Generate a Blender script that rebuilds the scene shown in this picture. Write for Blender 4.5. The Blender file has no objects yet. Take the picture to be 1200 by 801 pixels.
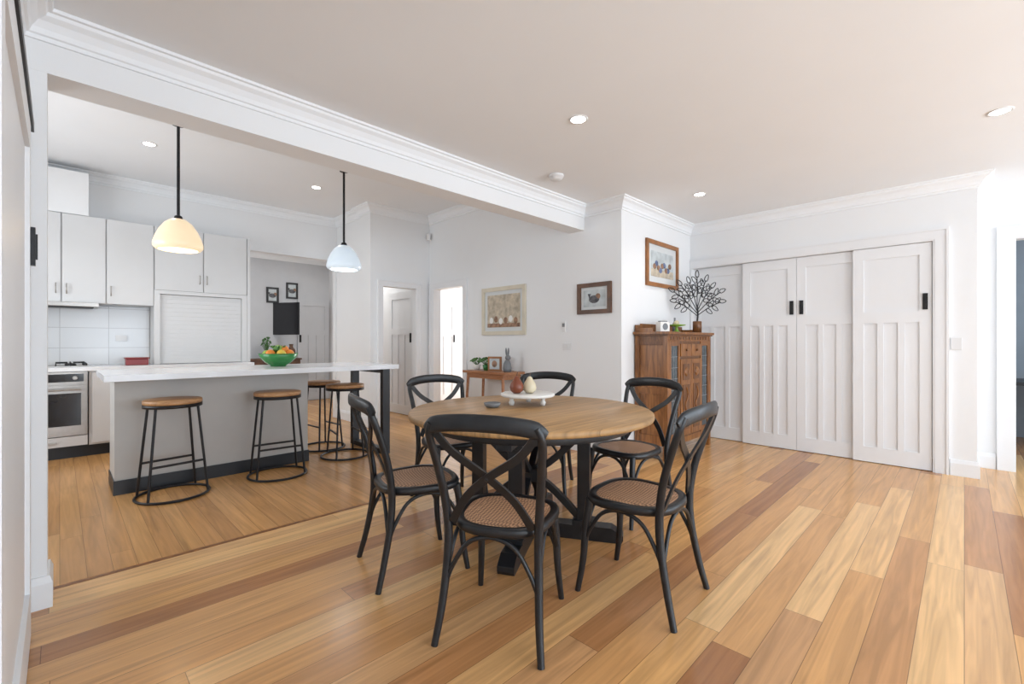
import bpy, bmesh, math, random
from mathutils import Vector, Matrix
random.seed(7)
S=bpy.context.scene
try:
    S.view_settings.view_transform='Standard'
    S.view_settings.look='None'
    S.view_settings.exposure=0.0
except Exception as e: print(e)

# ---------------------------------------------------------------- materials
def nd(nt,t,**k):
    n=nt.nodes.new(t)
    for a,b in k.items(): setattr(n,a,b)
    return n
def pmat(name,col,rough=.5,metal=0.,var=.04,scale=6.,bump=0.,bscale=80.,emit=None,estr=0.,coat=0.,trans=0.):
    m=bpy.data.materials.new(name); m.use_nodes=True; nt=m.node_tree
    bs=nt.nodes['Principled BSDF']
    tc=nd(nt,'ShaderNodeTexCoord'); no=nd(nt,'ShaderNodeTexNoise'); no.inputs['Scale'].default_value=scale
    nt.links.new(tc.outputs['Object'],no.inputs['Vector'])
    cr=nd(nt,'ShaderNodeValToRGB')
    c=Vector(col[:3])
    cr.color_ramp.elements[0].position=.3; cr.color_ramp.elements[1].position=.7
    cr.color_ramp.elements[0].color=(*(c*(1-var)),1); cr.color_ramp.elements[1].color=(*[min(1,x) for x in c*(1+var)],1)
    nt.links.new(no.outputs['Fac'],cr.inputs['Fac']); nt.links.new(cr.outputs['Color'],bs.inputs['Base Color'])
    bs.inputs['Roughness'].default_value=rough; bs.inputs['Metallic'].default_value=metal
    if coat: bs.inputs['Coat Weight'].default_value=coat
    if trans: bs.inputs['Transmission Weight'].default_value=trans
    if emit:
        bs.inputs['Emission Color'].default_value=(*emit,1); bs.inputs['Emission Strength'].default_value=estr
    if bump:
        n2=nd(nt,'ShaderNodeTexNoise'); n2.inputs['Scale'].default_value=bscale
        nt.links.new(tc.outputs['Object'],n2.inputs['Vector'])
        b=nd(nt,'ShaderNodeBump'); b.inputs['Strength'].default_value=bump; b.inputs['Distance'].default_value=.004
        nt.links.new(n2.outputs['Fac'],b.inputs['Height']); nt.links.new(b.outputs['Normal'],bs.inputs['Normal'])
    return m
def M_(nt,op,a,b=None,c=None):
    n=nd(nt,'ShaderNodeMath',operation=op)
    for i,v in enumerate([a,b,c]):
        if v is None: continue
        if isinstance(v,(int,float)): n.inputs[i].default_value=v
        else: nt.links.new(v,n.inputs[i])
    return n.outputs[0]
def planks(name,along,width,length,cols,rough=.28,gap=.0012,grain=.28,gapdark=.35,coat=0.):
    m=bpy.data.materials.new(name); m.use_nodes=True; nt=m.node_tree; L=nt.links
    bs=nt.nodes['Principled BSDF']
    tc=nd(nt,'ShaderNodeTexCoord'); sp=nd(nt,'ShaderNodeSeparateXYZ'); L.new(tc.outputs['Object'],sp.inputs[0])
    a,b=(sp.outputs[0],sp.outputs[1]) if along=='X' else (sp.outputs[1],sp.outputs[0])
    rb=M_(nt,'DIVIDE',b,width); row=M_(nt,'FLOOR',rb); fr=M_(nt,'FRACT',rb)
    wn=nd(nt,'ShaderNodeTexWhiteNoise',noise_dimensions='1D'); L.new(row,wn.inputs['W'])
    a2=M_(nt,'ADD',M_(nt,'DIVIDE',a,length),M_(nt,'MULTIPLY',wn.outputs['Value'],7.3))
    col=M_(nt,'FLOOR',a2); fa=M_(nt,'FRACT',a2)
    cv=nd(nt,'ShaderNodeCombineXYZ'); L.new(row,cv.inputs[0]); L.new(col,cv.inputs[1])
    w2=nd(nt,'ShaderNodeTexWhiteNoise',noise_dimensions='3D'); L.new(cv.outputs[0],w2.inputs['Vector'])
    r=w2.outputs['Value']
    cr=nd(nt,'ShaderNodeValToRGB'); els=cr.color_ramp.elements
    for i,(p,c) in enumerate(cols):
        e=els[i] if i<2 else els.new(p)
        e.position=p; e.color=(*c,1)
    L.new(r,cr.inputs['Fac'])
    gv=nd(nt,'ShaderNodeCombineXYZ')
    L.new(M_(nt,'ADD',M_(nt,'MULTIPLY',a,1.3),M_(nt,'MULTIPLY',r,60.)),gv.inputs[0])
    L.new(M_(nt,'MULTIPLY',b,26.),gv.inputs[1]); L.new(M_(nt,'MULTIPLY',r,90.),gv.inputs[2])
    g=nd(nt,'ShaderNodeTexNoise'); g.inputs['Scale'].default_value=1.; g.inputs['Detail'].default_value=6; g.inputs['Distortion'].default_value=1.2
    L.new(gv.outputs[0],g.inputs['Vector'])
    gr=nd(nt,'ShaderNodeMapRange'); L.new(g.outputs['Fac'],gr.inputs['Value'])
    gr.inputs['From Min'].default_value=.3; gr.inputs['From Max'].default_value=.7
    gr.inputs['To Min'].default_value=1-grain; gr.inputs['To Max'].default_value=1+grain*.35
    sv=nd(nt,'ShaderNodeCombineXYZ')
    L.new(M_(nt,'ADD',M_(nt,'MULTIPLY',a,.9),M_(nt,'MULTIPLY',r,33.)),sv.inputs[0]); L.new(M_(nt,'MULTIPLY',b,9.),sv.inputs[1])
    s2=nd(nt,'ShaderNodeTexNoise'); s2.inputs['Scale'].default_value=1.6; s2.inputs['Detail'].default_value=3; L.new(sv.outputs[0],s2.inputs['Vector'])
    sr=nd(nt,'ShaderNodeMapRange'); L.new(s2.outputs['Fac'],sr.inputs['Value'])
    sr.inputs['From Min'].default_value=.6; sr.inputs['From Max'].default_value=.78; sr.inputs['To Min'].default_value=1; sr.inputs['To Max'].default_value=.72
    ed=M_(nt,'MAXIMUM',M_(nt,'GREATER_THAN',M_(nt,'ABSOLUTE',M_(nt,'SUBTRACT',fr,.5)),.5-gap/width),
          M_(nt,'GREATER_THAN',M_(nt,'ABSOLUTE',M_(nt,'SUBTRACT',fa,.5)),.5-gap/length))
    k=M_(nt,'MULTIPLY',M_(nt,'MULTIPLY',gr.outputs[0],sr.outputs[0]),M_(nt,'SUBTRACT',1,M_(nt,'MULTIPLY',ed,gapdark)))
    vm=nd(nt,'ShaderNodeVectorMath',operation='SCALE'); L.new(cr.outputs['Color'],vm.inputs[0]); L.new(k,vm.inputs['Scale'])
    L.new(vm.outputs[0],bs.inputs['Base Color'])
    bs.inputs['Roughness'].default_value=rough
    if coat: bs.inputs['Coat Weight'].default_value=coat; bs.inputs['Coat Roughness'].default_value=.15
    bp=nd(nt,'ShaderNodeBump'); bp.inputs['Strength'].default_value=.2; bp.inputs['Distance'].default_value=.0008
    L.new(k,bp.inputs['Height']); L.new(bp.outputs['Normal'],bs.inputs['Normal'])
    return m
def tiles(name):
    m=bpy.data.materials.new(name); m.use_nodes=True; nt=m.node_tree; L=nt.links; bs=nt.nodes['Principled BSDF']
    tc=nd(nt,'ShaderNodeTexCoord'); sp=nd(nt,'ShaderNodeSeparateXYZ'); L.new(tc.outputs['Object'],sp.inputs[0])
    cb=nd(nt,'ShaderNodeCombineXYZ'); L.new(sp.outputs[0],cb.inputs[0]); L.new(sp.outputs[2],cb.inputs[1])
    br=nd(nt,'ShaderNodeTexBrick'); br.offset=0.; br.inputs['Scale'].default_value=1
    br.inputs['Brick Width'].default_value=.4; br.inputs['Row Height'].default_value=.225; br.inputs['Mortar Size'].default_value=.003
    br.inputs['Color1'].default_value=(.62,.63,.64,1); br.inputs['Color2'].default_value=(.66,.67,.68,1); br.inputs['Mortar'].default_value=(.40,.40,.41,1)
    L.new(cb.outputs[0],br.inputs['Vector']); L.new(br.outputs['Color'],bs.inputs['Base Color']); bs.inputs['Roughness'].default_value=.2
    return m
def weave(name):
    m=bpy.data.materials.new(name); m.use_nodes=True; nt=m.node_tree; L=nt.links; bs=nt.nodes['Principled BSDF']
    tc=nd(nt,'ShaderNodeTexCoord'); mp=nd(nt,'ShaderNodeMapping'); mp.inputs['Rotation'].default_value=(0,0,.785)
    L.new(tc.outputs['Object'],mp.inputs['Vector'])
    ck=nd(nt,'ShaderNodeTexChecker'); ck.inputs['Scale'].default_value=95
    ck.inputs['Color1'].default_value=(.60,.36,.21,1); ck.inputs['Color2'].default_value=(.20,.10,.055,1)
    L.new(mp.outputs[0],ck.inputs['Vector']); L.new(ck.outputs['Color'],bs.inputs['Base Color'])
    bp=nd(nt,'ShaderNodeBump'); bp.inputs['Strength'].default_value=.5; bp.inputs['Distance'].default_value=.002
    L.new(ck.outputs['Fac'],bp.inputs['Height']); L.new(bp.outputs['Normal'],bs.inputs['Normal'])
    bs.inputs['Roughness'].default_value=.55
    return m
def wood(name,c1,c2,scale=3.,stretch=(1,12,12),rough=.4):
    m=bpy.data.materials.new(name); m.use_nodes=True; nt=m.node_tree; L=nt.links; bs=nt.nodes['Principled BSDF']
    tc=nd(nt,'ShaderNodeTexCoord'); mp=nd(nt,'ShaderNodeMapping'); mp.inputs['Scale'].default_value=stretch
    L.new(tc.outputs['Object'],mp.inputs['Vector'])
    no=nd(nt,'ShaderNodeTexNoise'); no.inputs['Scale'].default_value=scale; no.inputs['Detail'].default_value=6; no.inputs['Distortion'].default_value=1.
    L.new(mp.outputs[0],no.inputs['Vector'])
    cr=nd(nt,'ShaderNodeValToRGB'); cr.color_ramp.elements[0].position=.35; cr.color_ramp.elements[1].position=.68
    cr.color_ramp.elements[0].color=(*c1,1); cr.color_ramp.elements[1].color=(*c2,1)
    L.new(no.outputs['Fac'],cr.inputs['Fac']); L.new(cr.outputs['Color'],bs.inputs['Base Color']); bs.inputs['Roughness'].default_value=rough
    return m
WALL=pmat('wall_paint',(.82,.825,.83),.6,var=.008,scale=2,bump=.05,bscale=200)
CEIL=pmat('ceiling_paint',(.86,.88,.90),.7,var=.008,scale=2)
TRIM=pmat('trim_gloss_paint',(.81,.815,.825),.4,var=.008,scale=2)
GREY=pmat('hall_white_dimmed',(.55,.56,.58),.6,var=.02)  # white hall paint greyed: the dim light is put into the colour
DARKROOM=pmat('study_paint',(.30,.34,.38),.6,var=.03)
BLACK=pmat('black_painted_timber',(.010,.0115,.014),.36,var=.25,scale=20,bump=.1,bscale=60)
BLKMET=pmat('black_metal',(.013,.013,.015),.4,.3,var=.1)
NAVY=pmat('dark_kick_panel',(.012,.015,.020),.4,var=.1)
CAB=pmat('cabinet_laminate',(.64,.64,.64),.35,var=.01)
ISL=pmat('island_panel',(.50,.495,.48),.45,var=.02)
STONE=pmat('stone_benchtop',(.80,.81,.83),.15,var=.006,scale=60)
STEEL=pmat('stainless_steel',(.42,.40,.38),.32,.85,var=.05,scale=30)
GLASSB=pmat('black_glass',(.012,.012,.015),.1,var=.1)
FLOOR=planks('hardwood_floor','X',.142,1.9,[(0,(.40,.175,.068)),(.12,(.54,.255,.10)),(.26,(.76,.42,.165)),(.58,(.69,.36,.135)),(.78,(.88,.55,.255)),(1,(.50,.235,.10))],rough=.24,grain=.26,gapdark=.6)
KFLOOR=planks('kitchen_hardwood_floor','Y',.10,2.2,[(0,(.50,.25,.088)),(.4,(.66,.35,.128)),(.7,(.58,.30,.106)),(1,(.72,.41,.16))],rough=.26,grain=.25,gapdark=.5)
TTOP=planks('oak_table_top','X',.14,3.,[(0,(.42,.235,.09)),(.5,(.52,.305,.13)),(1,(.46,.26,.10))],rough=.4,grain=.42,gapdark=.35)
OAK=wood('oak_varnished',(.16,.058,.015),(.34,.14,.038),3,(8,8,1.2),.33)
OAKD=wood('oak_carved_dark',(.09,.035,.012),(.21,.085,.028),6,(8,8,2),.4)
STOOLW=wood('stool_seat_timber',(.36,.18,.08),(.52,.29,.13),5,(1,9,9),.4)
CONW=wood('console_timber',(.30,.12,.05),(.44,.2,.09),4,(9,1,9),.4)
RATTAN=weave('woven_rattan')
TILE=tiles('splashback_tile')
WHITEC=pmat('white_ceramic',(.82,.80,.76),.3,var=.04)
LEAD=pmat('leaded_glass',(.10,.12,.13),.12,var=.3,scale=25)
GOLD=pmat('pine_frame',(.30,.12,.035),.4,var=.2,scale=12)
CREAMF=pmat('cream_frame',(.66,.60,.48),.4,var=.06)
DWOOD=pmat('dark_wood_frame',(.10,.042,.018),.4,var=.3,scale=10)
MATB=pmat('picture_mount',(.66,.68,.68),.7,var=.03)
GREEN=pmat('green_glaze',(.03,.20,.05),.2,var=.1)
LEAF=pmat('leaf_green',(.05,.16,.03),.5,var=.4,scale=30)
RED=pmat('red_enamel',(.24,.02,.02),.3,var=.1)
ORANGE=pmat('orange_peel',(.75,.24,.03),.45,var=.1,bump=.2)
YELL=pmat('yellow_peel',(.70,.50,.06),.45,var=.1)
APPLE=pmat('apple_green',(.25,.42,.06),.35,var=.15)
PEARR=pmat('russet_pear',(.20,.05,.02),.35,var=.2)
PEARC=pmat('cream_pear',(.70,.60,.42),.4,var=.1)
GREYP=pmat('grey_ceramic',(.18,.19,.2),.4,var=.15)
PLAST=pmat('white_plastic',(.75,.75,.75),.4,var=.01)
EMI=pmat('downlight_lens',(1,1,1),.5,emit=(1,.98,.94),estr=22)
SHW=pmat('opal_glass_warm',(.70,.60,.45),.3,emit=(1.,.74,.42),estr=.50)
SHC=pmat('opal_glass_cool',(.68,.74,.79),.3,emit=(.70,.86,1.),estr=.28)

# ---------------------------------------------------------------- builder
def catmull(pts,n=6,closed=False):
    pts=[Vector(p) for p in pts]; out=[]
    N=len(pts); rng=N if closed else N-1
    for i in range(rng):
        if closed: p0,p1,p2,p3=[pts[(i+k)%N] for k in (-1,0,1,2)]
        else: p0=pts[max(i-1,0)];p1=pts[i];p2=pts[i+1];p3=pts[min(i+2,N-1)]
        for j in range(n):
            t=j/n
            out.append(.5*((2*p1)+(-p0+p2)*t+(2*p0-5*p1+4*p2-p3)*t*t+(-p0+3*p1-3*p2+p3)*t**3))
    if not closed: out.append(pts[-1])
    return out
class B:
    def __init__(s,name): s.name=name; s.bm=bmesh.new(); s.mats=[]
    def mi(s,m):
        if m not in s.mats: s.mats.append(m)
        return s.mats.index(m)
    def loft(s,rings,mat,closed=True,loop=False,caps=True,smooth=True):
        i=s.mi(mat); bm=s.bm
        vr=[[bm.verts.new(p) for p in r] for r in rings]
        n=len(vr[0]); R=len(vr)
        for a in range(R if loop else R-1):
            A=vr[a];Bb=vr[(a+1)%R]
            for k in range(n if closed else n-1):
                try:
                    f=bm.faces.new([A[k],A[(k+1)%n],Bb[(k+1)%n],Bb[k]]); f.material_index=i; f.smooth=smooth
                except ValueError: pass
        if caps and not loop and closed:
            for r,rev in ((vr[0],True),(vr[-1],False)):
                vs=[bm.verts.new(v.co) for v in (reversed(r) if rev else r)]
                f=bm.faces.new(vs); f.material_index=i
    def box(s,x0,x1,y0,y1,z0,z1,mat,M=None):
        x0,x1=min(x0,x1),max(x0,x1);y0,y1=min(y0,y1),max(y0,y1);z0,z1=min(z0,z1),max(z0,z1)
        i=s.mi(mat); bm=s.bm
        v=[Vector(p) for p in [(x0,y0,z0),(x1,y0,z0),(x1,y1,z0),(x0,y1,z0),(x0,y0,z1),(x1,y0,z1),(x1,y1,z1),(x0,y1,z1)]]
        if M: v=[M@p for p in v]
        v=[bm.verts.new(p) for p in v]
        for q in ((0,3,2,1),(4,5,6,7),(0,1,5,4),(1,2,6,5),(2,3,7,6),(3,0,4,7)):
            bm.faces.new([v[k] for k in q]).material_index=i
    def sweep(s,pts,sec,mat,up=None,radii=None,loop=False,smooth=True):
        pts=[Vector(p) for p in pts]; N=len(pts); rings=[]; side=None
        for k,p in enumerate(pts):
            a=pts[k-1] if (k>0 or loop) else p; b=pts[(k+1)%N] if (k<N-1 or loop) else p
            t=(b-a).normalized()
            if up is not None:
                u=Vector(up); sd=t.cross(u)
                if sd.length<1e-4: sd=t.cross(Vector((1,0,0)))
                sd.normalize(); n=sd.cross(t)
            else:
                if side is None:
                    h=Vector((0,0,1)) if abs(t.z)<.9 else Vector((1,0,0))
                    side=t.cross(h).normalized()
                side=(side-t*side.dot(t)).normalized(); sd=side; n=sd.cross(t)
            r=radii[k] if radii else 1
            rings.append([p+sd*x*r+n*y*r for x,y in sec])
        s.loft(rings,mat,loop=loop,smooth=smooth)
    def tube(s,pts,r,mat,n=0,seg=10,radii=None,loop=False):
        if n: 
            if radii:
                rr=catmull([(x,0,0) for x in radii],n); radii=[v.x for v in rr]
            pts=catmull(pts,n,loop)
        sec=[(math.cos(2*math.pi*k/seg)*r,math.sin(2*math.pi*k/seg)*r) for k in range(seg)]
        s.sweep(pts,sec,mat,radii=radii,loop=loop)
    def lathe(s,prof,c,mat,seg=32,caps=True,M=None):
        rings=[]
        for r,z in prof:
            ring=[Vector((r*math.cos(2*math.pi*k/seg),r*math.sin(2*math.pi*k/seg),z)) for k in range(seg)]
            if M: ring=[M@p for p in ring]
            rings.append([p+Vector(c) for p in ring])
        s.loft(rings,mat,caps=caps)
    def ball(s,c,r,mat,sz=1.,seg=16,M=None):
        n=10
        prof=[(max(1e-4,r*math.sin(math.pi*k/n)),-r*sz*math.cos(math.pi*k/n)) for k in range(n+1)]
        s.lathe(prof,c,mat,seg,caps=False,M=M)
    def done(s,loc=(0,0,0),rz=0,bevel=0,parent=None):
        bmesh.ops.recalc_face_normals(s.bm,faces=s.bm.faces[:])
        me=bpy.data.meshes.new(s.name); s.bm.to_mesh(me); s.bm.free()
        for m in s.mats: me.materials.append(m)
        o=bpy.data.objects.new(s.name,me); bpy.context.collection.objects.link(o)
        o.location=loc; o.rotation_euler=(0,0,rz)
        if bevel:
            md=o.modifiers.new('bevel','BEVEL'); md.width=bevel; md.segments=2; md.limit_method='ANGLE'; md.angle_limit=math.radians(50)
        if parent: o.parent=parent
        return o
def copy(o,loc,rz=0):
    c=o.copy(); c.location=loc; c.rotation_euler=(0,0,rz); bpy.context.collection.objects.link(c); return c

def wall(name,axis,c0,c1,a0,a1,z0,z1,ops=(),mat=WALL):
    b=B(name)
    A=sorted({a0,a1,*[o[0] for o in ops],*[o[1] for o in ops]}); Z=sorted({z0,z1,*[o[2] for o in ops],*[o[3] for o in ops]})
    for i in range(len(A)-1):
        for j in range(len(Z)-1):
            am=(A[i]+A[i+1])/2; zm=(Z[j]+Z[j+1])/2
            if any(o[0]<am<o[1] and o[2]<zm<o[3] for o in ops): continue
            if axis=='X': b.box(A[i],A[i+1],c0,c1,Z[j],Z[j+1],mat)
            else: b.box(c0,c1,A[i],A[i+1],Z[j],Z[j+1],mat)
    return b.done()
def run(name,pts,prof,zref,mat,closed=False):
    P=[Vector(p) for p in pts]; N=len(P); b=B(name); rings=[]
    for k in range(N):
        def nrm(a,c):
            d=(c-a).normalized(); return Vector((d.y,-d.x))
        if closed or 0<k<N-1:
            n1=nrm(P[k-1],P[k]); n2=nrm(P[k],P[(k+1)%N]); m=(n1+n2); m=m/(1+n1.dot(n2))
        elif k==0: m=nrm(P[0],P[1])
        else: m=nrm(P[-2],P[-1])
        rings.append([Vector((P[k].x+m.x*o,P[k].y+m.y*o,zref+z)) for o,z in prof])
    b.loft(rings,mat,loop=closed,smooth=False)
    return b.done()
CORN=[(-.002,.001),(-.002,-.115),(.012,-.115),(.016,-.098),(.026,-.094),(.034,-.072),(.054,-.045),(.078,-.030),(.084,-.016),(.098,-.014),(.102,.001)]
SKIRT=[(-.002,0),(.018,0),(.018,.11),(.013,.125),(.008,.14),(-.002,.142)]

# ---------------------------------------------------------------- shell
H=2.65; HK=3.10
b=B('floor'); b.box(-.3,8.6,-4.6,3.12,-.1,0,FLOOR); b.done()
b=B('floor_kitchen'); b.box(-1.4,7.1,3.12,9.6,-.1,0,KFLOOR); b.done()
b=B('trim_threshold'); b.box(-.04,4.03,3.095,3.125,-.01,.0015,OAK); b.done()
b=B('ceiling'); b.box(-.3,8.6,-4.6,3.0,H,H+.1,CEIL); b.done()
b=B('ceiling_kitchen'); b.box(-1.4,4.1,3.05,7.1,HK,HK+.1,CEIL); b.done()
b=B('ceiling_hall'); b.box(-1.4,4.16,7.1,9.6,2.9,3.0,CEIL); b.box(3.21,4.03,5.95,7.1,2.9,2.99,CEIL); b.done()
b=B('ceiling_bedroom'); b.box(4.15,7.1,2.58,9.6,2.76,2.86,CEIL); b.done()
wall('wall_left','Y',-.27,-.12,-4.6,2.92,0,H,[(-3.8,-1.2,.3,2.2)])
b=B('wall_beam'); b.box(-.12,4.03,2.92,3.12,2.40,HK,WALL); b.done()
b=B('wall_nib'); b.box(-1.3,-.04,2.921,3.12,0,2.4,WALL); b.box(-1.3,-.12,2.921,3.12,2.4,HK,WALL); b.done()
wall('wall_kitchen_left','Y',-1.35,-1.2,3.12,7.1,0,HK,[(4.0,6.0,1.0,2.3)])
wall('wall_kitchen_back','X',7.0,7.1,-1.35,3.21,0,HK,[(1.80,3.07,0,2.48)])
b=B('wall_kitchen_pier'); b.box(3.09,3.21,5.84,7.0,0,HK,WALL); b.box(3.05,3.092,5.83,6.12,0,HK,WALL); b.box(3.092,3.21,5.83,5.84,0,HK,WALL); b.done()
wall('wall_hall_front','X',5.83,5.95,3.21,4.03,0,HK,[(3.225,3.80,0,2.0)])
wall('wall_art','Y',4.03,4.15,2.46,9.6,0,HK,[(4.99,5.72,0,2.0)])
wall('wall_cabinet','X',2.46,2.58,4.15,6.4,0,2.8)
wall('wall_closet','Y',5.66,5.80,-.08,2.46,0,H,[(.19,2.46,0,2.13)])
b=B('wall_closet_side'); b.box(5.8,6.2,-.08,.02,0,H,WALL); b.done()
b=B('wall_closet_back'); b.box(6.3,6.4,.02,2.46,0,H,WALL); b.done()
wall('wall_right','Y',6.2,6.3,-4.6,.02,0,H,[(-1.12,-.32,0,2.15),(-4.2,-1.9,.2,2.2)])
wall('wall_back','X',-4.7,-4.6,-.3,6.3,0,H,[(.4,2.8,.1,2.25),(3.4,5.8,.1,2.25)])
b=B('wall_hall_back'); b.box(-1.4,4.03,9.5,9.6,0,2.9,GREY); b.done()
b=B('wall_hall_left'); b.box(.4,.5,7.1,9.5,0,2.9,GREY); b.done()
b=B('wall_bedroom_back'); b.box(4.15,7.1,7.3,7.4,0,2.76,WALL); b.done()
b=B('wall_bedroom_side'); b.box(7.0,7.1,2.58,7.3,0,2.76,WALL); b.done()
b=B('wall_study_back'); b.box(8.5,8.6,-2.6,1.1,0,H,DARKROOM); b.done()
b=B('wall_study_side'); b.box(6.4,8.6,1.1,1.2,0,H,DARKROOM); b.box(6.3,8.6,-2.7,-2.6,0,H,DARKROOM); b.done()

run('trim_cornice_dining',[(-.12,-4.6),(-.12,2.92),(4.03,2.92),(4.03,2.46),(5.66,2.46),(5.66,-.08),(6.2,-.08),(6.2,-4.6)],CORN,H,CEIL)
run('trim_cornice_kitchen',[(-1.2,3.12),(-1.2,7.0),(3.09,7.0),(3.09,6.12),(3.05,6.12),(3.05,5.83),(4.03,5.83),(4.03,3.12)],CORN,HK,CEIL,closed=True)
run('trim_cornice_hall',[(.5,7.1),(.5,9.5),(4.03,9.5),(4.03,5.95)],CORN,2.9,CEIL)
run('baseboard_left',[(-.12,-4.6),(-.12,1.3)],SKIRT,0,TRIM)
run('baseboard_nib',[(-.12,2.87),(-.12,2.92),(-.04,2.92),(-.04,3.12),(-1.2,3.12)],SKIRT,0,TRIM)
run('baseboard_art',[(4.03,4.90),(4.03,2.46),(5.66,2.46)],SKIRT,0,TRIM)
run('baseboard_pier',[(3.09,7.0),(3.09,6.12),(3.05,6.12),(3.05,5.83),(3.14,5.83)],SKIRT,0,TRIM)
run('baseboard_closet',[(5.66,.09),(5.66,-.08),(6.2,-.08),(6.2,-.21)],SKIRT,0,TRIM)
run('baseboard_hall',[(.5,7.1),(.5,9.5),(4.03,9.5),(4.03,7.1)],SKIRT,0,TRIM)

def archi(name,axis,face,sgn,a0,a1,ztop,w=.09,t=.02,left=True,right=True,dep=0.12):
    b=B(name)
    def bx(p,q,z0,z1,f0,f1):
        if axis=='X': b.box(p,q,f0,f1,z0,z1,TRIM)
        else: b.box(f0,f1,p,q,z0,z1,TRIM)
    e=face-sgn*.002; f1=face+sgn*t; f2=face+sgn*(t+.009); s=.02
    L0=a0-(w-s if left else 0); R0=a1+(w-s if right else 0)
    if left: bx(a0-w+s,a0,0,ztop,e,f1); bx(a0-w,a0-w+s,0,ztop+w,e,f2)
    if right: bx(a1,a1+w-s,0,ztop,e,f1); bx(a1+w-s,a1+w,0,ztop+w,e,f2)
    bx(L0,R0,ztop,ztop+w-s,e,f1)
    bx(L0,R0,ztop+w-s,ztop+w,e,f2)
    d0=face+sgn*(t-.006); d1=face-sgn*dep
    bx(a0-.001,a0+.015,0,ztop-.015,d0,d1); bx(a1-.015,a1+.001,0,ztop-.015,d0,d1); bx(a0-.001,a1+.001,ztop-.015,ztop+.001,d0,d1)
    return b.done()
archi('trim_closet','Y',5.66,-1,.19,2.455,2.13,w=.095,left=True,right=False)
archi('trim_study_door','Y',6.2,-1,-1.12,-.32,2.15,w=.105)
archi('trim_bedroom_door','Y',4.03,-1,4.99,5.72,2.0,w=.085)
archi('trim_hall_door','X',5.83,-1,3.225,3.80,2.0,w=.075)
b=B('trim_kitchen_opening'); b.box(1.785,1.82,6.985,7.115,0,2.46,TRIM); b.box(1.785,3.085,6.985,7.115,2.46,2.50,TRIM); b.done()

def window(name,axis,c,a0,a1,z0,z1,n=3):
    b=B(name)
    def bx(p,q,y0,y1,z_0,z_1):
        if axis=='X': b.box(p,q,y0,y1,z_0,z_1,TRIM)
        else: b.box(y0,y1,p,q,z_0,z_1,TRIM)
    for k in range(n+1):
        p=a0+(a1-a0)*k/n
        bx(max(a0,p-.03),min(a1,p+.03),c-.03,c+.03,z0+.06,z1-.06)
    bx(a0,a1,c-.03,c+.03,z0,z0+.06); bx(a0,a1,c-.03,c+.03,z1-.06,z1)
    b.done()
window('window_1','X',-4.65,.4,2.8,.1,2.25); window('window_2','X',-4.65,3.4,5.8,.1,2.25)
window('window_3','Y',6.25,-4.2,-1.9,.2,2.2); window('window_4','Y',-.2,-3.8,-1.2,.3,2.2); window('window_5','Y',-1.28,4.0,6.0,1.0,2.3,2)

# ---------------------------------------------------------------- doors
def panel_door(name,w,h,loc,rz,handle=None,hz=1.56,t=.035,mat=TRIM,plain=False):
    b=B(name); s=.085; d=.015
    b.box(0.001,w-.001,d-.001,t,0.001,h-.001,mat)
    b.box(0,s,0,d,0,h,mat); b.box(w-s,w,0,d,0,h,mat)
    zr=h*.65
    for z0,z1 in (((0,.15),(zr,zr+.11),(h-.11,h)) if not plain else ((0,.2),(h-.11,h))): b.box(s,w-s,0,d,z0,z1,mat)
    if not plain:
        pw=(w-2*s); m=.048; cw=(pw-2*m)/3
        for k in (1,2):
            x=s+k*cw+(k-1)*m; b.box(x,x+m,0,d,.15,zr,mat)
    if handle is not None:
        x=.045 if handle<0 else w-.045
        b.box(x-.018,x+.018,-.014,-.0005,hz-.075,hz+.075,BLKMET)
        b.box(x-.006,x+.006,-.02,-.014,hz-.05,hz+.05,BLKMET)
    return b.done(loc,rz)
R90=math.pi/2
panel_door('wardrobe_sliding_door',.645,2.105,(5.742,2.448,.006),-R90,None)
panel_door('wardrobe_sliding_door.001',.55,2.105,(5.703,1.85,.006),-R90,1)
panel_door('wardrobe_sliding_door.002',.60,2.105,(5.703,1.297,.006),-R90,-1)
panel_door('wardrobe_sliding_door.003',.585,2.105,(5.664,.795,.006),-R90,1)
panel_door('sliding_door_left',1.30,2.05,(-.082,1.36,.008),R90,1,plain=True)
b=B('sliding_door_rail'); b.box(-.12,-.075,1.0,2.74,2.062,2.10,BLKMET); b.done()
b=B('trim_left_door'); b.box(-.122,-.095,2.76,2.86,0,2.12,TRIM); b.box(-.122,-.095,.9,2.86,2.12,2.21,TRIM); b.box(-.122,-.085,.9,2.87,2.21,2.235,TRIM); b.done()
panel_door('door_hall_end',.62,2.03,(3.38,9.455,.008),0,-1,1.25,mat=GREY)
panel_door('door_hall_side',.72,2.0,(3.98,6.95,.008),-R90,1,1.25)
panel_door('door_bedroom_closed',.75,2.0,(4.9,7.25,.008),0,1,1.25)

# ---------------------------------------------------------------- kitchen joinery
b=B('kitchen_base_cabinets')
yf=6.45
b.box(-1.18,-.40,yf,6.98,.12,.89,CAB); b.box(.215,1.76,yf,6.98,.12,.89,CAB)
b.box(-1.18,-.40,yf+.05,6.98,.0,.12,NAVY); b.box(.215,1.76,yf+.05,6.98,0,.12,NAVY); b.box(-.40,.215,yf+.05,6.98,.0,.118,NAVY)
for x in (.24,.75,1.26): b.box(x,x+.49,yf-.018,yf,.14,.87,CAB)
b.box(-1.18,1.76,yf-.03,6.98,.89,.93,STONE)
b.done()
b=B('oven')
b.box(-.39,.205,yf-.01,6.95,.235,.885,STEEL)
b.box(-.39,.205,yf-.03,yf-.01,.76,.885,STEEL); b.box(-.36,.175,yf-.034,yf-.028,.785,.865,GLASSB)
b.box(-.385,.20,yf-.035,yf-.01,.27,.75,STEEL); b.box(-.34,.155,yf-.04,yf-.034,.34,.67,GLASSB)
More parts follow.
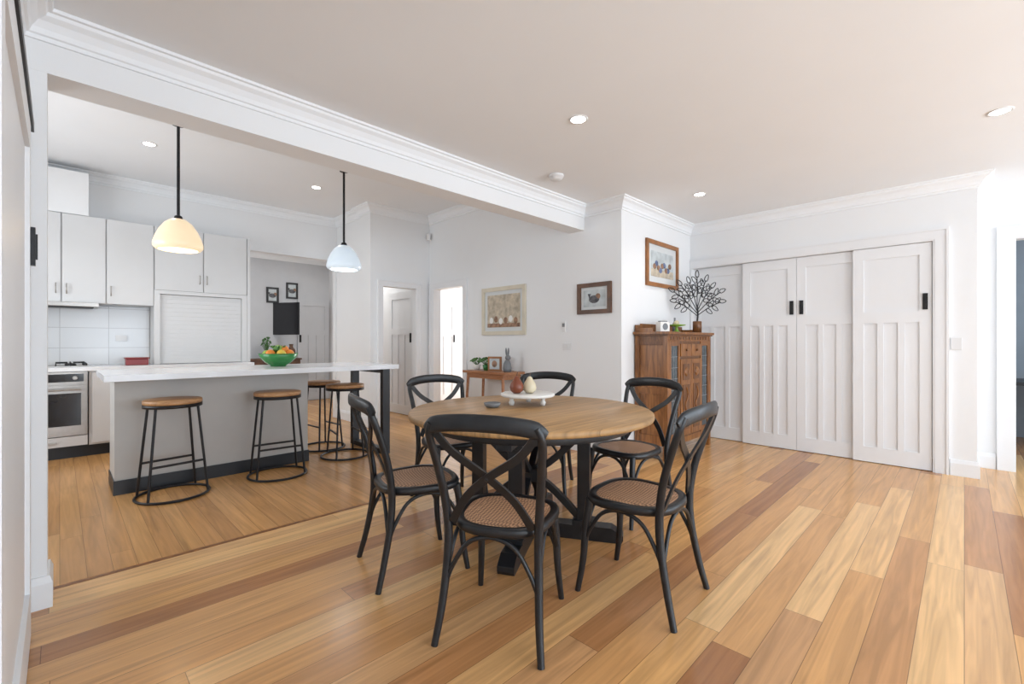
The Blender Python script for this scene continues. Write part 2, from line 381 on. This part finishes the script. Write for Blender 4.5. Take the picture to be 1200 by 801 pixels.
b.tube([(-.34,yf-.075,.71),(.155,yf-.075,.71)],.011,STEEL); 
for x in (-.32,.135): b.tube([(x,yf-.075,.71),(x,yf-.03,.71)],.008,STEEL)
for x in (-.28,.11): b.lathe([(.022,0),(.018,.03)],(x,yf-.033,.825),STEEL,16,M=Matrix.Rotation(math.pi/2,4,'X'))
b.done()
b=B('warming_drawer'); b.box(-.39,.205,yf-.02,6.9,.13,.228,CAB); b.box(-.15,-.02,yf-.03,yf-.02,.17,.185,STEEL); b.done()
b=B('gas_cooktop'); b.box(-.38,.22,6.5,6.93,.931,.942,STEEL)
for cx in (-.24,.08):
    for cy in (6.61,6.82):
        b.lathe([(.045,.942),(.045,.955),(.02,.962)],(cx,cy,0),BLKMET,16)
        for a in range(4):
            dx,dy=math.cos(a*R90)*.11,math.sin(a*R90)*.09
            b.tube([(cx+dx*.2,cy+dy*.2,.972),(cx+dx,cy+dy,.972),(cx+dx,cy+dy,.942)],.007,BLKMET,seg=6)
for k in range(4): b.lathe([(.018,.942),(.016,.965)],(.19,6.56+k*.1,0),BLKMET,12)
b.done()
b=B('splashback'); b.box(-1.15,.77,6.985,6.999,.932,1.6,TILE); b.done()
b=B('kitchen_wall_cabinets')
yu=6.68
b.box(-1.15,.775,yu,6.98,1.61,2.54,CAB); b.box(.776,1.74,yu,6.98,1.80,2.54,CAB)
for x0,x1,z0 in ((-.75,-.35,1.61),(-.345,.008,1.61),(.013,.357,1.61),(.362,.772,1.61),(.778,1.255,1.80),(1.26,1.738,1.80)):
    b.box(x0+.004,x1-.004,yu-.02,yu-.001,z0+.002,2.538,CAB)
for x,z in ((-.03,1.7),(.05,1.7),(.40,1.7),(1.22,1.9),(1.295,1.9)):
    b.tube([(x,yu-.02,z),(x,yu-.045,z+.005),(x,yu-.045,z+.10),(x,yu-.02,z+.105)],.005,STEEL,seg=6)
b.box(.775,.83,yu-.02,6.98,.931,1.798,CAB); b.box(1.742,1.778,yu-.02,6.98,.931,2.54,CAB); b.box(1.68,1.74,yu-.02,6.98,.931,1.798,CAB); b.box(.83,1.68,yu-.02,yu+.1,1.755,1.798,CAB)
b.done()
b=B('range_hood_flue_box'); b.box(-.6,.22,yu-.01,6.999,2.545,3.0,WALL); b.done()
b=B('roller_shutter')
for k in range(16): b.box(.832,1.678,yu+.01,yu+.02,.935+k*.051,.935+k*.051+.0503,CAB)
b.done()
b=B('range_hood'); b.box(-.40,.30,yu-.08,6.98,1.565,1.608,STEEL); b.box(-.36,.26,yu-.05,6.9,1.555,1.565,BLKMET); b.done(bevel=.003)
b=B('red_canister'); b.box(.52,.72,6.6,6.72,.931,1.0,RED); b.box(.51,.73,6.59,6.73,1.0,1.015,RED); b.done(bevel=.006)
b=B('power_outlet'); b.box(.46,.56,6.972,6.984,1.2,1.27,PLAST); b.done(bevel=.002)

# island
b=B('kitchen_island')
b.box(.30,1.76,4.66,5.12,.11,.905,ISL); b.box(.31,1.75,4.672,5.11,0,.11,NAVY)
b.box(.292,1.768,4.648,4.672,.0,.11,NAVY); b.box(.292,.31,4.672,5.12,.0,.11,NAVY)
b.box(.22,2.58,4.30,5.22,.905,.95,STONE)
b.done()
b=B('island_leg_frame')
for y in (4.35,5.05): b.box(2.42,2.50,y,y+.06,.05,.86,NAVY)
b.box(2.42,2.50,4.35,5.11,0,.05,NAVY); b.box(2.42,2.50,4.35,5.11,.86,.904,NAVY)
b.done()

# bar stools
b=B('bar_stool')
b.lathe([(.001,.715),(.185,.715),(.19,.72),(.19,.742),(.183,.748),(.001,.748)],(0,0,0),STOOLW,40,caps=False)
b.lathe([(.17,.69),(.19,.69),(.19,.714),(.17,.714)],(0,0,0),BLKMET,40,caps=False)
N=48; rr=.235
b.tube([(rr*math.cos(2*math.pi*k/N),rr*math.sin(2*math.pi*k/N),.011) for k in range(N)],.010,BLKMET,loop=True,seg=8)
for a in (35,145,215,325):
    t=math.radians(a); c,s_=math.cos(t),math.sin(t)
    b.tube([(.165*c,.165*s_,.70),(rr*c,rr*s_,.012)],.0095,BLKMET,seg=8)
def lp(a,z):
    r=rr+(.165-rr)*(z/.70); t=math.radians(a); return (r*math.cos(t),r*math.sin(t),z)
b.tube([lp(215,.26),lp(325,.26)],.009,BLKMET,seg=8); b.tube([lp(35,.26),lp(145,.26)],.009,BLKMET,seg=8)
st=b.done((.625,4.36,0),math.radians(8))
copy(st,(1.385,4.36,0),math.radians(-5)); copy(st,(2.12,4.60,0),math.radians(80)); copy(st,(2.10,5.13,0),math.radians(95))

# pendants
def pendant(name,x,y,mat,watt,col):
    b=B(name)
    b.tube([(0,0,HK-.001),(0,0,2.28)],.012,BLKMET,seg=10)
    b.lathe([(.045,HK-.001),(.045,HK-.015),(.015,HK-.02)],(0,0,0),BLKMET,24)
    b.lathe([(.012,2.30),(.028,2.29),(.034,2.262)],(0,0,0),BLKMET,24)
    pr=[(.035,2.265),(.06,2.258),(.10,2.225),(.14,2.165),(.168,2.10),(.182,2.05),(.182,2.02),(.165,1.998),(.15,1.992)]
    b.lathe(pr+[(.14,1.996),(.155,2.01),(.17,2.04),(.157,2.11),(.09,2.21),(.035,2.245)],(0,0,0),mat,40,caps=False)
    b.ball((0,0,2.12),.035,EMI)
    b.done((x,y,0))
    l=bpy.data.lights.new(name+'_bulb','POINT'); l.energy=watt; l.color=col; l.shadow_soft_size=.05
    o=bpy.data.objects.new(name+'_bulb',l); o.location=(x,y,2.03); bpy.context.collection.objects.link(o)
pendant('pendant_light',.735,4.87,SHW,5,(1,.75,.45)); pendant('pendant_light.001',2.24,4.89,SHC,3,(.8,.9,1))

# downlights
b=B('downlight'); b.lathe([(.046,-.002),(.049,-.006),(.060,-.006),(.063,0)],(0,0,0),PLAST,32,caps=False); b.lathe([(.0005,-.003),(.048,-.003)],(0,0,0),EMI,32,caps=False)
dl=b.done((2.405,1.79,H))
for p in ((4.47,1.85,H),(4.21,-.16,H),(2.2,-1.8,H),(.61,5.56,HK),(2.24,5.66,HK)): copy(dl,p)
for i,p in enumerate(((2.405,1.79,H),(4.47,1.85,H),(4.21,-.16,H),(.61,5.56,HK),(2.24,5.66,HK))):
    l=bpy.data.lights.new('downlight_beam','SPOT'); l.energy=11; l.spot_size=2.2; l.spot_blend=.8; l.shadow_soft_size=.05; l.color=(1,.96,.9)
    o=bpy.data.objects.new('downlight_beam',l); o.location=(p[0],p[1],p[2]-.03); bpy.context.collection.objects.link(o)
b=B('smoke_detector'); b.lathe([(.001,-.045),(.04,-.045),(.05,-.035),(.058,-.02),(.065,-.018),(.065,0)],(0,0,0),PLAST,32,caps=False); b.done((3.08,2.53,H))

# ---------------------------------------------------------------- dining table
TC=Vector((2.096,1.935,0))
b=B('dining_table')
b.lathe([(.001,.732),(.735,.732),(.748,.738),(.75,.75),(.748,.764),(.74,.77),(.001,.77)],(0,0,0),TTOP,72,caps=False)
b.lathe([(.60,.675),(.62,.675),(.62,.732),(.60,.732)],(0,0,0),BLACK,64,caps=False)
for k in range(4):
    Mr=Matrix.Rotation(math.radians(30+90*k),4,'Z')
    prof=[(0,0),(.56,0),(.57,.02),(.57,.045),(.50,.085),(0,.085)]
    b.loft([[Mr@Vector((x,y,z)) for x,z in prof] for y in (-.045,.045)],BLACK,smooth=False)
    b.box(0,.60,-.04,.04,.64,.731,BLACK,M=Mr)
    b.box(.30,.375,-.04,.04,.085,.64,BLACK,M=Mr)
    b.box(.27,.405,-.05,.05,.085,.115,BLACK,M=Mr); b.box(.28,.395,-.046,.046,.60,.64,BLACK,M=Mr)
    pts=catmull([(-.32,.0,.11),(-.12,0,.30),(.12,0,.44),(.32,0,.63)],5)
    b.sweep([Mr@p for p in pts],[(-.02,-.022),(.02,-.022),(.02,.022),(-.02,.022)],BLACK,up=(Mr@Vector((0,1,0))),smooth=False)
b.box(-.07,.07,-.07,.07,.33,.41,BLACK,M=Matrix.Rotation(math.radians(30),4,'Z'))
b.done(TC,math.radians(0),bevel=.003)

# ---------------------------------------------------------------- chair (faces +x)
b=B('dining_chair')
def se(t,a,c,p=.72):
    cx,sy=math.cos(t),math.sin(t)
    x=a*math.copysign(abs(cx)**p,cx); y=c*math.copysign(abs(sy)**p,sy)
    return x,y*(1+.10*x/a)
SEG=56
def ring(k,z):
    return [Vector((*se(2*math.pi*i/SEG,.212*k,.213*k),z)) for i in range(SEG)]
b.loft([ring(.80,.432),ring(.97,.430),ring(1.0,.438),ring(1.0,.455),ring(.975,.466),ring(.86,.466),ring(.835,.462),ring(.80,.455)],BLACK,loop=True)
b.loft([ring(.84,.461),ring(.7,.465),ring(.4,.460),ring(.1,.456),ring(.002,.456)],RATTAN,caps=False)
b.loft([ring(.82,.440),ring(.002,.44)],BLACK,caps=False)
for s in (-1,1):
    b.tube([(-.255,s*.215,0),(-.222,s*.200,.13),(-.190,s*.190,.30),(-.182,s*.188,.44),(-.200,s*.198,.58),(-.240,s*.213,.72),(-.280,s*.224,.83),(-.296,s*.208,.882)],.0165,BLACK,n=5,seg=12,radii=[.85,.95,1.05,1.1,1.05,1,.95,.9])
    b.tube([(.165,s*.172,.445),(.182,s*.182,.30),(.192,s*.188,.15),(.215,s*.200,0)],.0165,BLACK,n=5,seg=12,radii=[1.15,1.1,.95,.8])
    pts=catmull([(-.286,s*.205,.85),(-.265,s*.135,.765),(-.240,s*.0,.67),(-.212,-s*.10,.577),(-.186,-s*.165,.468)],6)
    pts=[p+Vector((s*.006,0,0)) for p in pts]
    b.sweep(pts,[(-.016,-.005),(.016,-.005),(.016,.005),(-.016,.005)],BLACK,up=(1,0,.3),smooth=False)
pts=catmull([(-.280,-.240,.852),(-.297,-.19,.877),(-.322,-.10,.891),(-.330,0,.895),(-.322,.10,.891),(-.297,.19,.877),(-.280,.240,.852)],5)
nsec=[(math.cos(a)*.013,math.copysign(abs(math.sin(a))**.6,math.sin(a))*.033) for a in [2*math.pi*i/16 for i in range(16)]]
n_=len(pts); rad=[.55+.45*min(1,min(i,n_-1-i)/4) for i in range(n_)]
b.sweep(pts,nsec,BLACK,up=(0,0,1),radii=rad)
b.ball((-.240,0,.670),.014,BLACK,seg=10)
def arch(p,q,zl,zh,inn=.02):
    p=Vector(p);q=Vector(q); m=(p+q)/2; 
    c=[p.lerp(q,t)+(-m*inn/.2)*math.sin(math.pi*t)*.3 for t in (0,.08,.25,.5,.75,.92,1)]
    z=[zl,zl+(zh-zl)*.38,zl+(zh-zl)*.85,zh,zl+(zh-zl)*.85,zl+(zh-zl)*.38,zl]
    b.tube([(v.x,v.y,h) for v,h in zip(c,z)],.0095,BLACK,n=5,seg=8)
arch((-.200,-.192,0),(-.200,.192,0),.22,.425); arch((.19,-.186,0),(.19,.186,0),.22,.425)
for s in (-1,1): arch((-.200,s*.192,0),(.19,s*.186,0),.22,.425)
ch=b.done((1.365,1.40,0),math.radians(28))
for x,y,a in ((1.365,2.10,-15),(1.975,1.115,95),(2.80,1.66,172),(2.08,2.73,-103),(2.80,2.44,213)):
    copy(ch,(x,y,0),math.radians(a))

# table decor
b=B('footed_serving_tray')
b.lathe([(.001,.055),(.175,.055),(.182,.06),(.182,.072),(.175,.076),(.001,.070)],(0,0,0),WHITEC,48,caps=False)
for a in (40,160,280):
    t=math.radians(a); b.lathe([(.001,0),(.014,0),(.02,.02),(.012,.035),(.022,.056)],(.12*math.cos(t),.12*math.sin(t),0),WHITEC,16,caps=False)
b.done((2.24,2.09,.77))
def pear(name,x,y,z,mat,s=1.):
    b=B(name)
    b.lathe([(.001,0),(.022*s,.001),(.042*s,.018*s),(.047*s,.042*s),(.040*s,.068*s),(.024*s,.092*s),(.016*s,.108*s),(.008*s,.116*s),(.001,.116*s)],(0,0,0),mat,24,caps=False)
    b.tube([(0,0,.112*s),(.004,0,.13*s),(.010,0,.142*s)],.0025,DWOOD,seg=6)
    b.done((x,y,z))
pear('pear_ornament',2.175,2.13,.8445,PEARR,1.0); pear('pear_ornament.001',2.26,2.09,.8425,PEARC,.98)
b=B('small_trinket_bowl'); b.lathe([(.001,0),(.035,0),(.05,.012),(.055,.03),(.050,.03),(.04,.014),(.001,.01)],(0,0,0),GREYP,24,caps=False); b.done((1.97,2.15,.77))

# fruit bowl on island
b=B('fruit_bowl')
b.lathe([(.001,0),(.07,0),(.075,.012),(.11,.03),(.155,.075),(.18,.125),(.174,.127),(.148,.08),(.10,.04),(.001,.03)],(0,0,0),GREEN,40,caps=False)
fr=[(-.09,-.05,.12,.045,ORANGE),(0,-.08,.12,.045,YELL),(.09,-.04,.12,.045,ORANGE),(.06,.06,.12,.045,APPLE),(-.05,.07,.12,.045,YELL),(0,0,.16,.05,APPLE),(-.03,-.03,.17,.03,LEAF),(.05,-.02,.165,.04,ORANGE),(-.1,.03,.12,.04,APPLE)]
for x,y,z,r,m in fr: b.ball((x,y,z),r,m)
for k in range(7):
    a=k*.9; b.tube([(0.02*math.cos(a),.02*math.sin(a),.17),(.07*math.cos(a),.07*math.sin(a),.20)],.009,LEAF,seg=6)
b.done((1.54,4.83,.95))

# ---------------------------------------------------------------- oak cabinet
b=B('oak_display_cabinet'); W=1.08;D=.36
for x in (.0,W-.05):
    for y in (0,D-.05): b.box(x,x+.05,y,y+.05,0,1.255,OAK)
b.box(.05,W-.05,.032,D-.05,.14,.17,OAK)
b.box(.012,.03,.05,D-.05,.15,1.25,OAK); b.box(W-.03,W-.012,.05,D-.05,.15,1.25,OAK)
for x0,x1 in ((.002,.014),(W-.014,W-.002)):
    b.box(x0,x1,.05,D-.05,1.16,1.254,OAKD); b.box(x0,x1,.05,D-.05,.14,.24,OAK); b.box(x0,x1,.05,D-.05,.66,.72,OAK)
b.box(.05,W-.05,D-.02,D-.002,.15,1.25,OAKD)
b.box(-.03,W+.03,-.03,D+.005,1.27,1.295,OAK); b.box(-.015,W+.015,-.015,D,1.255,1.27,OAKD)
b.box(.0,W,D-.02,D,1.295,1.37,OAK); b.box(.1,W-.1,D-.025,D-.001,1.37,1.385,OAK)
for x in (0,W-.02): b.box(x,x+.02,.16,D-.02,1.295,1.335,OAK)
b.box(.05,W-.05,.005,.03,1.20,1.254,OAK); b.box(.05,W-.05,.005,.03,.13,.19,OAK)
for k in range(13): b.box(.07+k*.072,.105+k*.072,0,.006,1.215,1.245,OAKD)
for x0 in (.05,.80):
    x1=x0+.23
    b.box(x0,x0+.035,.0,.025,.19,1.20,OAK); b.box(x1-.035,x1,.0,.025,.19,1.20,OAK)
    b.box(x0+.035,x1-.035,.0,.025,1.15,1.20,OAK); b.box(x0+.035,x1-.035,.0,.025,.19,.25,OAK)
    b.box(x0+.035,x1-.035,.012,.018,.25,1.15,LEAD)
    for k in range(1,3): 
        x=x0+.035+k*.16/3; b.box(x-.003,x+.003,.006,.012,.25,1.15,GREYP)
    for k in range(1,8): z=.25+k*.9/8; b.box(x0+.035,x1-.035,.005,.011,z-.003,z+.003,GREYP)
b.box(.28,.80,.006,.03,.19,1.20,OAKD)
for x0,x1 in ((.29,.535),(.545,.79)):
    b.box(x0,x1,-.008,.01,1.04,1.17,OAK); b.ball(((x0+x1)/2,-.016,1.105),.013,OAKD)
    b.box(x0,x1,-.006,.01,.21,1.01,OAK)
    b.box(x0+.045,x1-.045,-.012,.0,.27,.74,OAKD)
    b.box(x0+.045,x1-.045,-.012,.0,.79,.96,OAKD)
    b.lathe([(.001,0),(.05,0),(.04,.010),(.018,.014),(.001,.008)],((x0+x1)/2,-.012,.875),OAK,16,caps=False,M=Matrix.Rotation(math.pi/2,4,'X'))
    xm=(x0+x1)/2
    b.tube([(xm,-.014,.30),(xm+.035,-.016,.40),(xm-.035,-.016,.52),(xm+.03,-.016,.62),(xm,-.014,.71)],.009,OAK,n=4,seg=6)
b.done((4.27,2.085,0),0,bevel=.002)
CT=1.296
b=B('mantel_clock'); b.box(-.06,.06,-.035,.035,0,.10,WHITEC); b.lathe([(.001,0),(.035,0),(.035,.004),(.001,.004)],(0,-.035,.052),GREYP,20,caps=False,M=Matrix.Rotation(math.pi/2,4,'X')); b.box(-.045,.045,-.02,.02,.10,.112,GREYP); b.done((4.40,2.20,CT),-.35,bevel=.004)
b=B('ceramic_jug'); b.lathe([(.001,0),(.03,0),(.042,.03),(.036,.07),(.022,.10),(.028,.13),(.024,.13),(.001,.09)],(0,0,0),WHITEC,20,caps=False); b.tube([(.025,0,.11),(.06,0,.09),(.038,0,.04)],.005,WHITEC,n=4,seg=6); b.done((4.62,2.29,CT))
b=B('cake_stand'); b.lathe([(.001,0),(.05,0),(.02,.02),(.012,.06),(.09,.075),(.10,.085),(.001,.078)],(0,0,0),APPLE,24,caps=False); b.ball((0,0,.10),.03,PEARC); b.done((4.80,2.24,CT))
b=B('glass_bottle'); b.lathe([(.001,0),(.025,0),(.028,.02),(.028,.09),(.01,.13),(.01,.17),(.001,.17)],(0,0,0),GREYP,16,caps=False); b.done((4.95,2.33,CT))
b=B('metal_tree_sculpture')
b.lathe([(.001,0),(.05,0),(.05,.13),(.045,.135),(.001,.135)],(0,0,0),OAKD,24,caps=False)
dirv=Vector((.8,-.6,0)); nv=Vector((.6,.8,0))
def P(u,z,o=0): return dirv*u+nv*o+Vector((0,0,z))
b.tube([P(0,.13),P(.008,.22),P(0,.32)],.011,BLKMET,n=4,seg=8)
def leaf(c,ang,l=.085,w=.042):
    pts=[]
    for k in range(14):
        t=2*math.pi*k/14; x=l/2*math.cos(t); y=w/2*math.sin(t)*(1-.3*math.cos(t))
        pts.append(c+dirv*(x*math.cos(ang)-y*math.sin(ang))+Vector((0,0,x*math.sin(ang)+y*math.cos(ang))))
    b.tube(pts,.0048,BLKMET,loop=True,seg=6)
for k in range(9):
    a=math.radians(4+k*21.5); L=.30+.03*math.sin(k*2.1)
    st_=P(0,.20+.028*(4-abs(k-4)))
    e=P(math.cos(a)*L,.34+math.sin(a)*L*.98)
    mid=st_.lerp(e,.55)+Vector((0,0,.02))
    b.tube([st_,mid,e],.005,BLKMET,n=4,seg=6)
    for t,sg in ((.5,-1),(.6,1),(.75,-1),(.88,1),(1.08,0)):
        c=st_.lerp(e,t)+dirv*(-math.sin(a)*.038*sg)+Vector((0,0,math.cos(a)*.038*sg+.02*max(0,1-t)))
        leaf(c,a+sg*.7)
b.done((5.25,2.20,CT))

# ---------------------------------------------------------------- pictures
def picture(name,w,h,loc,rz,frame,fw,mount,art,mm=.05):
    b=B(name)
    b.box(-w/2+.002,w/2-.002,-.006,0,0.002,h-.002,mount)
    for q in ((-w/2,-w/2+fw,0,h),(w/2-fw,w/2,0,h),(-w/2+fw,w/2-fw,0,fw),(-w/2+fw,w/2-fw,h-fw,h)):
        b.box(q[0],q[1],-.025,0,q[2],q[3],frame)
    aw=w/2-fw-mm; z0=fw+mm; z1=h-fw-mm
    art(b,aw,z0,z1)
    return b.done(loc,rz)
SKY_=pmat('print_sky',(.50,.54,.55),.6,var=.25,scale=9); SAND=pmat('print_sepia',(.50,.43,.33),.6,var=.3,scale=14); INK=pmat('print_dark',(.09,.09,.10),.6,var=.7,scale=30); BRN=pmat('print_brown',(.28,.16,.10),.6,var=.5,scale=20)
BLUE=pmat('print_blue',(.12,.16,.28),.6,var=.5,scale=20)
def art_fish(b,aw,z0,z1):
    b.box(-aw,aw,-.008,-.006,z0,z1,SKY_)
    b.box(-aw,aw,-.009,-.008,z0,z0+(z1-z0)*.3,SAND)
    for k in range(9):
        x=-aw*.7+k*aw*.17; b.ball((x,-.010,z0+(z1-z0)*(.40+.13*math.sin(k*1.7))),.04,BLUE if k%2 else BRN,M=Matrix.Diagonal((1,.05,.8,1)))
def art_small(b,aw,z0,z1):
    b.box(-aw,aw,-.008,-.006,z0,z1,SKY_)
    zc=(z0+z1)/2
    b.ball((0,-.010,zc-.01),.06,INK,M=Matrix.Diagonal((1.1,.05,.7,1))); b.ball((.05,-.011,zc+.02),.03,BRN,M=Matrix.Diagonal((1,.05,1,1)))
    b.lathe([(.001,0),(.02,.05)],(-.06,-.010,zc),INK,4,M=Matrix.Diagonal((1,.02,1,1)))
def art_old(b,aw,z0,z1):
    b.box(-aw,aw,-.008,-.006,z0,z1,SAND)
    for k in range(6):
        x=-aw*.75+k*aw*.3; b.ball((x,-.009,z0+.09+.015*math.sin(k*2)),.035,BRN if k%2 else WHITEC,M=Matrix.Diagonal((1,.04,1.2,1)))
    b.box(-aw,aw,-.009,-.008,z0,z0+.05,BRN)
picture('framed_fish_print',.77,.515,(4.895,2.459,1.81),0,GOLD,.045,MATB,art_fish,.07)
picture('framed_cat_picture',.43,.33,(4.029,2.785,1.49),-R90,DWOOD,.045,MATB,art_small,.03)
picture('framed_vintage_print',.80,.62,(4.029,4.18,1.28),-R90,CREAMF,.05,MATB,art_old,.05)
b=B('thermostat'); b.box(-.025,.025,-.02,0,0,.12,PLAST); b.box(-.018,.018,-.023,-.02,.06,.10,GREYP); b.done((4.029,3.19,1.30),-R90,bevel=.003)
b=B('light_switch'); b.box(-.06,.06,-.01,0,0,.075,PLAST); b.box(-.03,-.01,-.015,-.01,.02,.055,PLAST); b.box(.01,.03,-.015,-.01,.02,.055,PLAST); b.done((4.029,3.15,1.10),-R90,bevel=.002)
b=B('light_switch.001'); b.box(-.035,.035,-.01,0,0,.11,PLAST); b.done((5.659,.05,1.12),-R90,bevel=.002)
b=B('motion_sensor'); b.box(-.03,.03,-.05,0,0,.10,PLAST); b.box(-.012,.012,0,.03,.03,.07,PLAST); b.done((4.0,5.80,2.74),-R90*.5,bevel=.01)

b=B('console_table')
b.box(3.66,4.00,3.78,4.56,.80,.83,CONW); b.box(3.69,3.98,3.83,4.51,.74,.80,CONW)
for x,dx in ((3.70,-.03),(3.96,.0)):
    for y,dy in ((3.85,-.04),(4.49,.04)): b.tube([(x,y,.76),(x+dx,y+dy,0)],.02,CONW,radii=[1,.6])
b.done(bevel=.003)
b=B('standing_photo_frame'); b.box(-.09,.09,-.01,.01,0,.18,GOLD); b.box(-.065,.065,-.013,-.01,.025,.155,SKY_); b.ball((0,-.014,.09),.035,BRN,M=Matrix.Diagonal((1,.05,1.2,1))); b.done((3.80,4.10,.83),-math.radians(65),bevel=.003)
def plant(name,loc,pot,n,hh,r=.05):
    b=B(name); b.lathe([(.001,0),(r*.7,0),(r,.07),(r*.9,.07),(.001,.06)],(0,0,0),pot,20,caps=False)
    for k in range(n):
        a=k*2.4; rr_=.04+.05*((k*37)%10)/10; h=.07+hh*(.5+.5*((k*53)%10)/10)
        x,y=rr_*math.cos(a),rr_*math.sin(a)
        b.tube([(0,0,.06),(x*.5,y*.5,h*.7),(x,y,h)],.003,LEAF,seg=5,n=2)
        b.ball((x,y,h),.022,LEAF,sz=.4,seg=8,M=Matrix.Rotation(a,4,'Z')@Matrix.Rotation(.6,4,'Y'))
    return b.done(loc)
plant('potted_succulent',(3.82,4.46,.83),WHITEC,14,.08); plant('potted_succulent.001',(3.84,4.30,.83),GREEN,18,.09)
b=B('rabbit_figurine'); b.lathe([(.001,0),(.045,0),(.055,.04),(.045,.10),(.028,.14),(.001,.15)],(0,0,0),GREYP,20,caps=False); b.ball((0,-.01,.17),.035,GREYP)
for s in (-1,1): b.tube([(0,s*.012,.19),(0,s*.02,.25),(0,s*.022,.29)],.010,GREYP,n=3,seg=8,radii=[.8,1.2,.4])
b.done((3.82,3.90,.83))

# hall beyond kitchen
b=B('wall_mounted_tv'); b.box(-.34,.34,-.03,0,0,.62,GLASSB); b.box(-.1,.1,0,.05,.22,.4,BLKMET); b.tube([(0,.05,.3),(.1,.12,.3)],.02,BLKMET); b.done((3.08,9.30,1.33),math.radians(-60))
picture('framed_hall_photo',.22,.30,(2.92,9.498,1.95),0,BLKMET,.03,GREYP,art_small,.01)
picture('framed_hall_photo.001',.22,.32,(3.28,9.498,2.05),0,BLKMET,.03,GREYP,art_small,.01)
b=B('hall_sideboard'); b.box(2.2,3.3,9.1,9.48,.1,.85,DWOOD); b.box(2.18,3.32,9.08,9.48,.85,.88,DWOOD)
for x in (2.22,3.23): b.box(x,x+.05,9.1,9.15,0,.1,DWOOD)
for x in (2.23,2.77): b.box(x,x+.5,9.085,9.1,.14,.82,DWOOD)
b.done()
plant('potted_fern',(2.75,9.28,.88),BLKMET,26,.34,.08)
b=B('glazed_vase'); b.lathe([(.001,0),(.05,0),(.08,.08),(.07,.16),(.03,.22),(.04,.27),(.033,.27),(.001,.2)],(0,0,0),DWOOD,24,caps=False); b.done((3.18,9.25,.88))
b=B('study_desk'); b.box(7.6,8.4,-1.6,.6,.70,.74,BLACK)
for x in (7.64,8.34):
    for y in (-1.55,.55): b.box(x,x+.04,y-.02,y+.02,0,.70,BLACK)
b.done()
plant('potted_palm',(7.9,-.15,.74),GREYP,24,.5,.09)

# ---------------------------------------------------------------- lights
def area(name,loc,rot,sx,sy,e,col=(1,1,1)):
    l=bpy.data.lights.new(name,'AREA'); l.shape='RECTANGLE'; l.size=sx; l.size_y=sy; l.energy=e; l.color=col
    o=bpy.data.objects.new(name,l); o.location=loc; o.rotation_euler=rot; bpy.context.collection.objects.link(o)
DAY=(.77,.885,1.0); DAYK=(.93,.965,1.0)
T=math.radians(24)
area('daylight_window_1',(1.6,-4.72,1.2),(R90+T,0,0),2.4,2.1,140,DAY)
area('daylight_window_2',(4.6,-4.72,1.2),(R90+T,0,0),2.4,2.1,115,DAY)
area('daylight_window_3',(6.36,-3.05,1.2),(0,R90+T,0),2.0,2.3,90,DAY)
area('daylight_window_4',(-.32,-2.5,1.25),(0,-R90-T,0),1.9,2.6,70,DAY)
area('daylight_window_5',(-1.40,5.0,1.65),(0,-R90-T*.3,0),1.3,2.0,56,DAYK)
area('bedroom_fill',(6.9,6.0,1.5),(0,R90,0),1.6,1.6,90,DAYK)  # added fill lamp to brighten the bedroom; its wall has no window
area('hall_fill',(.6,8.3,1.6),(0,-R90,0),1.4,1.4,20,DAYK)  # added fill lamp in front of the solid hall wall
area('corridor_fill',(3.55,7.6,2.88),(0,0,0),.5,.5,22,(1,.98,.95))  # added fill under the corridor ceiling, no fitting modelled
area('study_fill',(7.4,.9,1.6),(-R90,0,0),1.4,1.4,22,DAY)  # added fill lamp beside the closed study side wall
w=bpy.data.worlds.new('World'); S.world=w; w.use_nodes=True
w.node_tree.nodes['Background'].inputs[0].default_value=(.80,.90,1,1); w.node_tree.nodes['Background'].inputs[1].default_value=1.0

cam=bpy.data.cameras.new('camera'); co=bpy.data.objects.new('camera',cam); bpy.context.collection.objects.link(co)
cam.sensor_width=36; cam.lens=530/1200*36; cam.clip_start=.03
co.location=(0,0,1.19); co.rotation_euler=(R90,0,-math.pi/4)
S.camera=co
